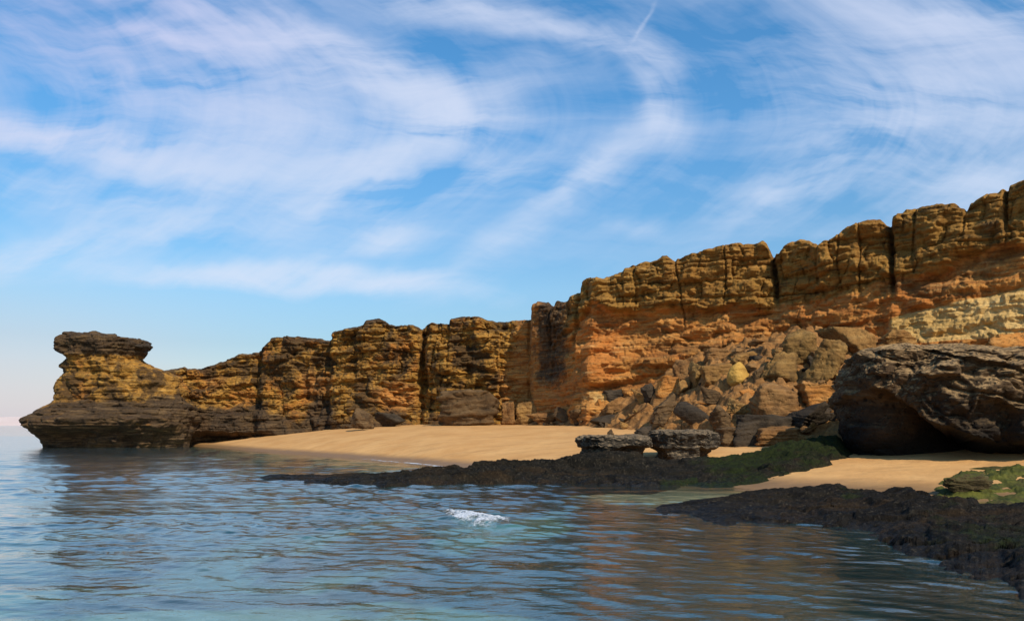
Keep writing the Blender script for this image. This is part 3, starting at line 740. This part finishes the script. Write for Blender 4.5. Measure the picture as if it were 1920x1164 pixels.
# medium stones lying between the big blocks
def stones():
    protos = []
    for i, (s, m) in enumerate(((61, M_BROWN), (62, M_TAN), (63, M_GREY), (64, M_ORANGE), (65, M_OLIVE), (66, M_DARK))):
        V, Fc = rock_shape(s, 4, 9, rough=.14)
        protos.append(raw_mesh('fallen_stone', fit(V, 0, 0, 0, 1, .85, .75), Fc, m, origin=(0, 0, 0)))
    rg = np.random.RandomState(5); used = set()
    spots = []
    for k in range(95):
        px = rg.uniform(1020, 1640); t = rg.uniform(0, 1) ** .8
        yf, yb = float(ip(px, SC_F)), float(cliff_Y(px)) - 1.6
        spots.append((px, yf - .3 + (yb - yf) * t, rg.uniform(.28, .75) * (.6 + .5 * sst(1040, 1300, px))))
    for i, (px, Y, s) in enumerate(spots):
        k = rg.choice([0, 0, 1, 1, 2, 3, 4, 5] if px > 1150 else [0, 2, 2, 5])
        p = protos[k]
        o = p if k not in used else p.copy()
        if k in used: COL.objects.link(o)
        used.add(k)
        o.location = ((px - CX) / F * Y, Y, float(ground_z(px, Y)) - .1 * s)
        o.rotation_euler = (rg.uniform(-.4, .4), rg.uniform(-.4, .4), rg.uniform(0, 6.28)); o.scale = (s * rg.uniform(.8, 1.5), s, s * rg.uniform(.7, 1.1))
        tag(o, 'small broken stone wedged among the bigger blocks of the rubble slope', 'stone', 'small stones in the rubble slope')
    for k, p in enumerate(protos):
        if k not in used: bpy.data.objects.remove(p)
stones()

# ------------------------------------------------------------------ the huge undercut boulder
def big_boulder():
    Y = 23.5
    k = F / Y
    lv = [(642, 1660, 1850), (645, 1638, 1930), (650, 1622, 2000), (660, 1602, 2060), (672, 1590, 2100), (690, 1578, 2150), (710, 1570, 2185), (730, 1573, 2205), (750, 1566, 2215), (770, 1562, 2220), (800, 1566, 2220), (830, 1572, 2215), (850, 1590, 2205), (880, 1610, 2190), (910, 1625, 2180)]
    lv = np.array(lv, float)
    py = np.concatenate([np.linspace(642, 660, 40)[:-1], np.linspace(660, 905, 230)])
    xl = np.interp(py, lv[:, 0], lv[:, 1]); xr = np.interp(py, lv[:, 0], lv[:, 2])
    dd = np.interp(py, [642, 646, 655, 680, 720, 760, 830, 905], [.6, 1.3, 2.1, 2.9, 3.3, 3.4, 3.2, 3.0])
    n = 720
    th = np.linspace(0, 2 * math.pi, n, endpoint=False)
    PY, TH = np.meshgrid(py, th, indexing='ij')
    z = H + (CY - PY) / k
    cx = ((xl + xr) / 2 - CX) / k; hw = (xr - xl) / 2 / k
    c, s = np.cos(TH), np.sin(TH)
    sq = lambda v, p: np.sign(v) * np.abs(v) ** p
    X = cx[:, None] + hw[:, None] * sq(c, .8); Yy = Y + dd[:, None] * sq(s, .8) + .6
    PXv = X / Yy * F + CX
    front = sst(.15, -.35, s)
    # lip of the overhang, from the photograph: above it the rock stands forward, below it is hollowed out
    lip = ip(PXv, [(1500, 745), (1565, 740), (1600, 728), (1640, 732), (1660, 758), (1700, 776), (1740, 790), (1790, 800), (1830, 818), (1880, 838), (1960, 846), (2300, 850)])
    lip = lip + 7 * fbm(X * 1.1, z, Yy * 0, 3, 301)
    u = (PY - lip)
    hol = sst(-4, 26, u) * front
    back = ip(PXv, [(1560, 1.7), (1640, 2.8), (1700, 3.1), (1800, 2.9), (1900, 2.6), (2100, 2.2)])
    d = -back * hol
    # scalloped inner wall: pillar, arch and a deep dark hole at the foot
    d -= front * 1.5 * gauss(PXv, 1668, 36) * gauss(PY, 822, 34)
    d += front * .75 * gauss(PXv, 1600, 30) * gauss(PY, 805, 40)
    d -= front * 1.5 * sst(815, 850, PY) * sst(1585, 1640, PXv)
    d += front * .5 * gauss(PXv, 1740, 40) * gauss(PY, 812, 18)
    d += .45 * fbm(X * .5, Yy * .5, z * .7, 4, 302)
    d += .20 * (1 - .4 * hol) * fbm(X * 1.8, Yy * 1.8, z * 2.0, 4, 303, .6)
    f1, e, cid = voro(X * 2.6, Yy * 2.6, z * 2.6, 305)
    pit = sst(1760, 1640, PXv) * .8 + .3
    d -= (.30 * np.exp(-f1 / .18) * (cid > .35) + .05 * np.exp(-e / .08)) * pit * (1 - .1 * hol)
    f3, e3, c3 = voro(X * .75 + .3 * fbm(X, Yy, z, 2, 330), Yy * .75, z * 1.0 + .25 * X, 331)
    d += (.62 * (c3 - .5) * sst(0, .10, e3) - .16 * np.exp(-e3 / .035)) * (1 - .1 * hol)
    f4, e4, c4 = voro(X * 2.1, Yy * 2.1, z * 2.8 + .5 * X, 341)
    d += .18 * (c4 - .5) * sst(0, .10, e4)
    # long dipping grooves on the upper right
    for (a, b, w, dp) in ((648, 35, 4, .28), (702, 22, 4, .12), (728, 30, 3, .16)):
        ln = a + b * (PXv - 1760) / 160 + 5 * perlin(X * 1.2, 0 * X, 0 * X, int(a))
        d -= front * dp * gauss(PY, ln, w) * sst(1745, 1790, PXv)
    d = d * np.clip(dd / 2.2, .15, 1)[:, None]
    side = sst(.75, 1, np.abs(c)); d = d * (1 - .5 * side) - .55 * sst(.3, 1, np.abs(c)) * (c < 0) * sst(645, 680, PY)
    z = z - .12 * sst(720, 650, PY)
    zz = z + .12 * fbm(X * .9, Yy * .9, z, 3, 310) + .05 * fbm(X * 3.5, Yy * 3.5, z, 3, 311)
    G = np.stack([X + c * d, Yy + s * d, zz], -1)
    topc = G[0].mean(0)
    rows = []
    for w in (.98, .8, .6, .4, .2):
        r = G[0] * (1 - w) + topc * w
        r[:, 2] += .14 * fbm(r[:, 0] * .9, r[:, 1] * .9, r[:, 2], 3, 310) + .1 * w
        rows.append(r)
    G = np.concatenate([np.stack(rows), G])
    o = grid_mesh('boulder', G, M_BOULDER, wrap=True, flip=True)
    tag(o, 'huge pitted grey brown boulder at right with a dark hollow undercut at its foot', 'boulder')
big_boulder()

# ------------------------------------------------------------------ crusted table rocks on the sand
def table_rock(x0, x1, yt, ym, y1, Y, seed, legs, label):
    """flat crusted top with ragged rim on a narrower dark undercut foot"""
    k = F / Y
    py = np.concatenate([np.linspace(yt, yt + 4, 14)[:-1], np.linspace(yt + 4, y1 + 10, 90)])
    n = 380; th = np.linspace(0, 2 * math.pi, n, endpoint=False)
    PY, TH = np.meshgrid(py, th, indexing='ij')
    hw = (x1 - x0) / 2 / k; cxx = ((x0 + x1) / 2 - CX) / k
    prof = np.interp(py, [yt, yt + 3, yt + 7, ym, ym + 5, y1, y1 + 10], [.72, .9, 1.0, .98, .86, .82, .84])[:, None]
    dpt = min(1.05, hw * .9)
    c, s = np.cos(TH), np.sin(TH)
    z = H + (CY - PY) / k
    X = cxx + hw * prof * np.sign(c) * np.abs(c) ** .7; Yy = Y + .35 + dpt * prof * np.sign(s) * np.abs(s) ** .7
    d = .24 * fbm(X * 1.6, Yy * 1.6, z * 2.5, 4, seed) + .07 * fbm(X * 7, Yy * 7, z * 8, 3, seed + 1)
    low = sst(ym - 2, ym + 6, PY)
    pxv = X * k + CX
    for (a, w, dp) in legs: d -= low * dp * gauss(pxv, a, w) * (s < .3)
    G = np.stack([X + c * d, Yy + s * d, z + .06 * fbm(X * 2.2, Yy * 2.2, z, 4, seed + 3) + .035 * fbm(X * 9, Yy * 9, z, 2, seed + 4)], -1)
    tc = G[0].mean(0)
    rows = []
    for w in (.98, .75, .5, .25):
        r = G[0] * (1 - w) + tc * w
        r[:, 2] += .07 * fbm(r[:, 0] * 2.2, r[:, 1] * 2.2, r[:, 2], 4, seed + 3) + .03 * fbm(r[:, 0] * 9, r[:, 1] * 9, 0 * r[:, 2], 2, seed + 4)
        rows.append(r)
    G = np.concatenate([np.stack(rows), G])
    tag(grid_mesh('table_rock', G, M_CRUST, wrap=True, flip=True), label, 'rock')
table_rock(1083, 1224, 816, 836, 862, 25.2, 501, ((1175, 26, .5), (1110, 14, .2)), 'pale crusted flat topped rock standing on the sand, left one of two')
table_rock(1224, 1350, 806, 838, 852, 25.8, 521, ((1330, 16, .35),), 'pale crusted flat topped rock in front of the dark dome boulder, right one of two')
rock('stone', (1182, 1226, 798, 822), M_DARK, 'small dark mossy rock perched on the left crusted table rock', cat='stone', seed=71, Y=25.4)
rock('stone', (1136, 1151, 803, 822), M_GREY, 'tiny upright pointed stone on top of the left crusted table rock', cat='stone', seed=72, Y=25.2, level=4)

# ------------------------------------------------------------------ low reefs
def reef(name, mat, x0, x1, front, backw, top, seed, label, mossf, rough=1.0, n=760, m=150):
    pxs = np.linspace(x0, x1, n); v = np.linspace(0, 1, m)
    PX, T = np.meshgrid(pxs, v)
    yf = ip(PX, front) ; yb = yf + ip(PX, backw)
    yf = yf + .8 * fbm(PX * .012, 0 * PX, 0 * PX, 4, seed)
    Y = yf + (yb - yf) * T
    X = (PX - CX) / F * Y
    e0 = ip(PX, [(x0, 0), (x0 + 40, 1), (x1 - 40, 1), (x1, 0 if x1 < 1900 else 1)])
    X0r = (PX - CX) / F * 18
    up = sst(0, .20, T); dn = sst(1, .9, T)
    Tw = T + .10 * fbm(X0r * .7, T * 3, 0 * T, 3, seed + 30)
    hgt = ip(PX, top) * (.20 + .28 * sst(.22, .32, Tw) + .26 * sst(.48, .56, Tw) + .26 * sst(.70, .80, Tw)) * up * dn
    wx = .5 * fbm(X * .5, Y * .5, 0 * X, 3, seed + 5)
    f1, e, cid = voro(X * .55 + wx, Y * 1.25 + wx, 0 * X + 2.2, seed)
    g1, e2, cid2 = voro(X * 1.7 + wx, Y * 3.2, 0 * X + 1.2, seed + 4)
    det = .34 * (cid - .5) * sst(0, .07, e) + .13 * (cid2 - .5) * sst(0, .10, e2) + .20 * fbm(X * .35, Y * .8, 0 * X, 4, seed + 8) + .075 * fbm(X * 3.2, Y * 5, 0 * X, 4, seed + 9, .68) - .10 * np.clip(ridged(X * 1.8, Y * 3.4, 0 * X, 3, seed + 15) - .85, 0, 1) - .08 * np.exp(-e / .035) - .02 * np.exp(-e2 / .04)
    Z = (hgt + rough * det * up * dn * np.clip(ip(PX, top) * 1.8, .15, .9)) * e0 - .14 * (1 - up * dn * e0) + np.maximum(beach_z(PX, Y), 0)
    Yo = Y
    o = grid_mesh(name, np.stack([X, Yo, Z], -1), mat, attrs={'moss': np.clip(mossf(PX, Y, T), 0, 1)})
    return tag(o, label, 'reef')

reef('rock_reef', M_REEF, 455, 1610,
     [(455, 23.4), (600, 20.9), (750, 19.7), (900, 20.2), (1050, 20.6), (1200, 20.0), (1330, 19.4), (1420, 19.6), (1500, 20.6), (1560, 22), (1610, 23)],
     [(455, .8), (600, 2.2), (800, 3.5), (1000, 4.3), (1300, 5), (1500, 4.6), (1610, 3)],
     [(455, .04), (560, .13), (700, .24), (850, .38), (960, .46), (1060, .42), (1150, .36), (1250, .27), (1350, .24), (1450, .34), (1540, .5), (1610, .45)], 601,
     'long dark weedy reef stretching across the front of the sandy beach',
     lambda PX, Y, T: .85 * sst(1180, 1400, PX) * (.45 + .55 * T) + .75 * gauss(PX, 1320, 90) * (T < .22))
reef('rock_reef', M_REEF2, 1200, 2300,
     [(1200, 14.4), (1300, 12.9), (1360, 12.0), (1440, 12.2), (1500, 12.1), (1550, 11.2), (1600, 10.5), (1660, 9.7), (1715, 8.8), (1760, 7.9), (1840, 7.1), (1920, 6.5), (2300, 5.5)],
     [(1200, .7), (1310, 2.4), (1400, 4), (1500, 4.6), (1560, 5.4), (1700, 6.2), (1920, 7), (2300, 8)],
     [(1200, .05), (1310, .14), (1400, .22), (1480, .30), (1560, .36), (1600, .32), (1680, .36), (1800, .34), (1920, .32), (2300, .3)], 641,
     'low wet black reef spreading from the right edge into the near water',
     lambda PX, Y, T: .45 * gauss(PX, 1600, 40) * (T > .7) + .35 * sst(1640, 1800, PX) * gauss(T, .5, .3) + .25, rough=.75)

# moss mounds on the sand right of the reef
def mound(x0, x1, y0, y1, seed, mat, name, label, cat, **kw):
    rock(name, (x0, x1, y0, y1), mat, label, cat=cat, seed=seed, sharp=6, rough=.16, Y=H * F / (y1 - CY) * .93, depth=1.0, **kw)
mound(1762, 1866, 886, 924, 81, M_MOSSROCK, 'mossy_rock', 'low brownish mossy rock at the right end of the small sand patch', 'rock')
mound(1846, 1990, 874, 908, 82, M_MOSS, 'mossy_rock', 'bright green mossy hump at the right edge of the picture under the huge boulder', 'rock')
def moss_sheet():
    pxs = np.linspace(1730, 2200, 220); v = np.linspace(0, 1, 50)
    PX, T = np.meshgrid(pxs, v)
    yf = ip(PX, [(1730, 16.8), (1800, 15.6), (1920, 14.6), (2200, 13)]); yb = ip(PX, [(1730, 17.5), (1800, 20.2), (1920, 21), (2200, 20)])
    Y = yf + (yb - yf) * T; X = (PX - CX) / F * Y
    Z = beach_z(PX, Y) + .03 + .15 * fbm(X * 1.5, Y * 1.5, 0 * X, 5, 88, .6) - .2 * (1 - sst(0, .12, T) * sst(1, .85, T) * sst(1730, 1770, PX))
    tag(grid_mesh('moss', np.stack([X, Y, Z], -1), M_MOSS), kind='stuff')
moss_sheet()

# ------------------------------------------------------------------ foam
def foam():
    m, nt, surf = material('foam_lace')
    p = nt.pos(); k = nt.attr('fo')
    n1 = nt.noise(p, 9, 5, .7, .5); n2 = nt.noise(p, 30, 4, .7)
    al = nt.mapr(nt.m('ADD', k, nt.m('ADD', nt.m('MULTIPLY', nt.m('SUBTRACT', n1, .5), 1.6), nt.m('MULTIPLY', nt.m('SUBTRACT', n2, .5), .8))), .15, .75)
    df = nt.new('ShaderNodeBsdfDiffuse'); nt.put(df.inputs['Color'], nt.mix(nt.mapr(n2, .35, .65), (.36, .39, .43), (.66, .69, .72)))
    tp = nt.new('ShaderNodeBsdfTransparent')
    ms = nt.new('ShaderNodeMixShader'); nt.put(ms.inputs[0], al); nt.l.new(tp.outputs[0], ms.inputs[1]); nt.l.new(df.outputs[0], ms.inputs[2]); nt.l.new(ms.outputs[0], surf)
    M_LACE = m
    def lace(x0, x1, yfun, half, seed, thr, lift, fs, n=420, m=120):
        pxs = np.linspace(x0, x1, n); v = np.linspace(-1, 1, m)
        PX, T = np.meshgrid(pxs, v)
        t = (PX - x0) / (x1 - x0)
        Y = yfun(PX) + half * T
        X = (PX - CX) / F * Y
        env = np.clip(4 * t * (1 - t), 0, 1) ** .6 * (1 - T * T)
        nz = fbm(X * fs, Y * fs * .8, 0 * X, 5, seed, .65)
        keep = env + .8 * nz - thr
        hump = np.clip(keep, 0, .6)
        Z = .012 + lift * env * np.exp(-((T + .1) / .5) ** 2) + hump * lift * .8 + .35 * lift * np.clip(fbm(X * fs * 3, Y * fs * 3, 0 * X, 3, seed + 3), -.3, .6)
        fc = grid_faces(m, n); ok = (keep.ravel()[fc] > 0).all(1)
        tag(raw_mesh('foam', np.stack([X, Y, Z], -1), fc[ok], M_LACE, attrs={'fo': keep}), kind='stuff')
    lace(826, 958, lambda q: H * F / (962 + 22 * (q - 826) / 132 - CY), 1.1, 31, .30, .07, 3.0)
    lace(660, 900, lambda q: ips(q, YW) - .55 + .5 * fbm(q * .02, 0 * q, 0 * q, 3, 8), .6, 37, .45, .012, 1.6)
foam()

# ------------------------------------------------------------------ light and sky
SUN = Vector((.40, -.66, .64)).normalized()
el, az = math.asin(SUN.z), math.atan2(SUN.x, SUN.y)
sl = bpy.data.lights.new('sun', 'SUN'); sl.energy = 4.6; sl.angle = R(.5); sl.color = (1, .89, .73)
so = bpy.data.objects.new('sun', sl); COL.objects.link(so); so.rotation_euler = (-SUN).to_track_quat('-Z', 'Y').to_euler(); so.location = (20, -20, 40)

w = bpy.data.worlds.new('World'); sc.world = w; w.use_nodes = True
w.node_tree.nodes.clear()
nt = NT(w.node_tree)
out = nt.new('ShaderNodeOutputWorld'); bg = nt.new('ShaderNodeBackground'); nt.l.new(bg.outputs[0], out.inputs[0])
sky = nt.new('ShaderNodeTexSky', sky_type='NISHITA', sun_disc=False); sky.sun_elevation = el; sky.sun_rotation = az
sky.air_density = 1.0; sky.dust_density = .6; sky.ozone_density = 1.6
SKYK = .10
dirv = nt.new('ShaderNodeTexCoord').outputs['Generated']
dx, dy, dz = nt.sep(dirv)
dyc = nt.m('MAXIMUM', dy, .12)
A = nt.m('ADD', .96, nt.m('MULTIPLY', nt.m('DIVIDE', dx, dyc), 1.45))
B = nt.m('SUBTRACT', .797, nt.m('MULTIPLY', nt.m('DIVIDE', dz, dyc), 1.45))
ab = nt.com(A, B, 0.0)
wc = nt.noise(ab, 2.3, 4, .55, 0, col=True)
warp = nt.vm('MULTIPLY', nt.vm('SUBTRACT', wc, (.5, .5, .5)), (.13, .13, 0))
wc2 = nt.noise(ab, 9, 4, .6, 0, col=True)
warp2 = nt.vm('MULTIPLY', nt.vm('SUBTRACT', wc2, (.5, .5, .5)), (.035, .035, 0))
abw = nt.vm('ADD', nt.vm('ADD', ab, warp), warp2)
STROKES = [(.13, .275, 12, .24, .032, .85), (.28, .13, 20, .42, .11, .20), (.32, .078, 18, .19, .018, .5), (.56, .088, 18, .30, .05, .5), (.72, .115, 27, .2, .022, .35), (.42, .03, 14, .2, .02, .25), (.79, .185, 40, .12, .05, .62), (.87, .215, 70, .07, .028, .25), (.74, .29, -30, .20, .045, .50),
           (.48, .215, 12, .36, .10, .26), (1.06, .068, 19, .20, .024, .42), (.86, .02, 14, .18, .03, .25), (1.23, .19, 74, .10, .038, .45), (1.06, .36, -37, .22, .026, .36), (1.14, .32, -30, .12, .03, .25), (.42, .512, 1, .19, .022, .75), (.68, .522, 8, .18, .020, .7), (.55, .485, -10, .09, .02, .4),
           (.10, .463, -12, .16, .032, .65), (.72, .44, 0, .07, .03, .55), (1.78, .14, -25, .30, .17, .48), (1.66, .02, 10, .14, .035, .35), (1.56, .30, -24, .17, .035, .32), (1.205, .062, -58, .045, .004, .22), (.20, .375, 10, .22, .035, .28),
           (1.19, .42, 5, .07, .014, .18), (.92, .335, -18, .10, .02, .22), (.33, .43, -15, .14, .03, .2), (1.45, .36, -35, .10, .02, .15), (.55, .33, 10, .25, .04, .22), (1.85, .33, -20, .14, .06, .25), (.62, .36, -30, .08, .02, .25)]
tot = None
for (a, b, ang, L, W, amp) in STROKES:
    q = nt.mapping(abw, loc=(a, b, 0), rot=(0, 0, R(ang)), sca=(L, W, 1), kind='TEXTURE')
    r2 = nt.vm('DOT_PRODUCT', q, q)
    g = nt.m('MULTIPLY', nt.m('POWER', 2.718, nt.m('MULTIPLY', r2, -1.0)), amp)
    tot = g if tot is None else nt.m('ADD', tot, g)
# fibres: noise drawn out along the hooked flow of the cirrus
hb = nt.m('SUBTRACT', B, .21)
hook = nt.m('ADD', A, nt.m('MULTIPLY', 1.9, nt.m('SQRT', nt.m('ADD', nt.m('MULTIPLY', hb, hb), .02))))
fib = nt.noise(nt.vm('ADD', nt.com(nt.m('MULTIPLY', hook, 5.0), nt.m('MULTIPLY', A, 1.2), 0.0), nt.vm('MULTIPLY', warp, (6, 6, 0))), 1.3, 5, .58, .3)
fib2 = nt.noise(nt.mapping(abw, rot=(0, 0, R(-8)), sca=(1.2, 6, 1)), 1.8, 5, .6, .5)
fmix = nt.m('ADD', nt.m('MULTIPLY', fib, .42), nt.m('MULTIPLY', fib2, .58))
dens = nt.m('MULTIPLY', tot, nt.mapr(fmix, .38, .62, .18, 1.85))
dens = nt.m('ADD', dens, nt.m('MULTIPLY', nt.mapr(fmix, .42, .7, 0, 1), nt.mapr(B, .64, .36, 0, .30)))
dens = nt.m('MULTIPLY', dens, nt.mapr(dz, .02, .12))
gen = nt.mapr(nt.noise(nt.com(nt.m('DIVIDE', dx, nt.m('MAXIMUM', dz, .05)), nt.m('DIVIDE', dy, nt.m('MAXIMUM', dz, .05)), 0.0), .7, 6, .6, .8), .48, .72, 0, .5)
dens = nt.mix(nt.mapr(dy, .15, .35), gen, dens)
dens = nt.m('MULTIPLY', nt.m('MAXIMUM', nt.m('SUBTRACT', dens, .05), 0.0), 1.12)
dens = nt.m('SUBTRACT', 1.0, nt.m('POWER', 2.718, nt.m('MULTIPLY', dens, -1.6)))
hsv = nt.new('ShaderNodeHueSaturation'); nt.put(hsv.inputs['Color'], sky.outputs[0]); hsv.inputs['Saturation'].default_value = 1.25; hsv.inputs['Value'].default_value = 1.0
hsv.inputs['Hue'].default_value = .49
cl = nt.mix(nt.mapr(B, .1, .5), (6.3, 7.1, 9.1), (6.6, 7.7, 9.5))
ramp = nt.new('ShaderNodeValToRGB'); nt.put(ramp.inputs[0], nt.m('MULTIPLY', dz, 2.0))
e = ramp.color_ramp.elements
e[0].position = 0; e[0].color = (.50, .50, .53, 1); e[1].position = 1; e[1].color = (.64, .84, .97, 1)
for ps, cc in ((.20, (.51, .52, .56, 1)), (.34, (.69, .68, .71, 1)), (.7, (.66, .82, .93, 1))):
    q = e.new(ps); q.color = cc
skyb = nt.vm('MULTIPLY', hsv.outputs[0], nt.vm('MULTIPLY', ramp.outputs[0], (1.9, 1.9, 1.88)))
cl = nt.mix(nt.m('MULTIPLY', nt.mapr(A, .75, .15), nt.mapr(B, .35, .0)), cl, (6.3, 6.4, 9.0))
skyc = nt.mix(dens, skyb, cl)
# lilac haze low on the left
hz = nt.m('MULTIPLY', nt.mapr(dz, .20, .0, 0, .75, True), nt.mapr(A, .75, .0, 0, 1, True))
skyc = nt.mix(hz, skyc, (6.9, 6.5, 7.4))
nt.l.new(skyc, bg.inputs['Color']); bg.inputs['Strength'].default_value = SKYK

# ------------------------------------------------------------------ camera
cam = bpy.data.cameras.new('camera'); co = bpy.data.objects.new('camera', cam); COL.objects.link(co)
co.location = (0, 0, H); co.rotation_euler = (R(90), 0, 0)
cam.sensor_fit = 'HORIZONTAL'; cam.sensor_width = 36; cam.lens = 36 * F / 1920
cam.shift_y = (CY - 582) / 1920
cam.clip_start = .1; cam.clip_end = 30000
sc.camera = co
sc.view_settings.view_transform = 'Standard'; sc.view_settings.look = 'None'; sc.view_settings.exposure = 0; sc.view_settings.gamma = 1
sc.cycles.use_denoising = True
sc.cycles.max_bounces = 8; sc.cycles.transparent_max_bounces = 8
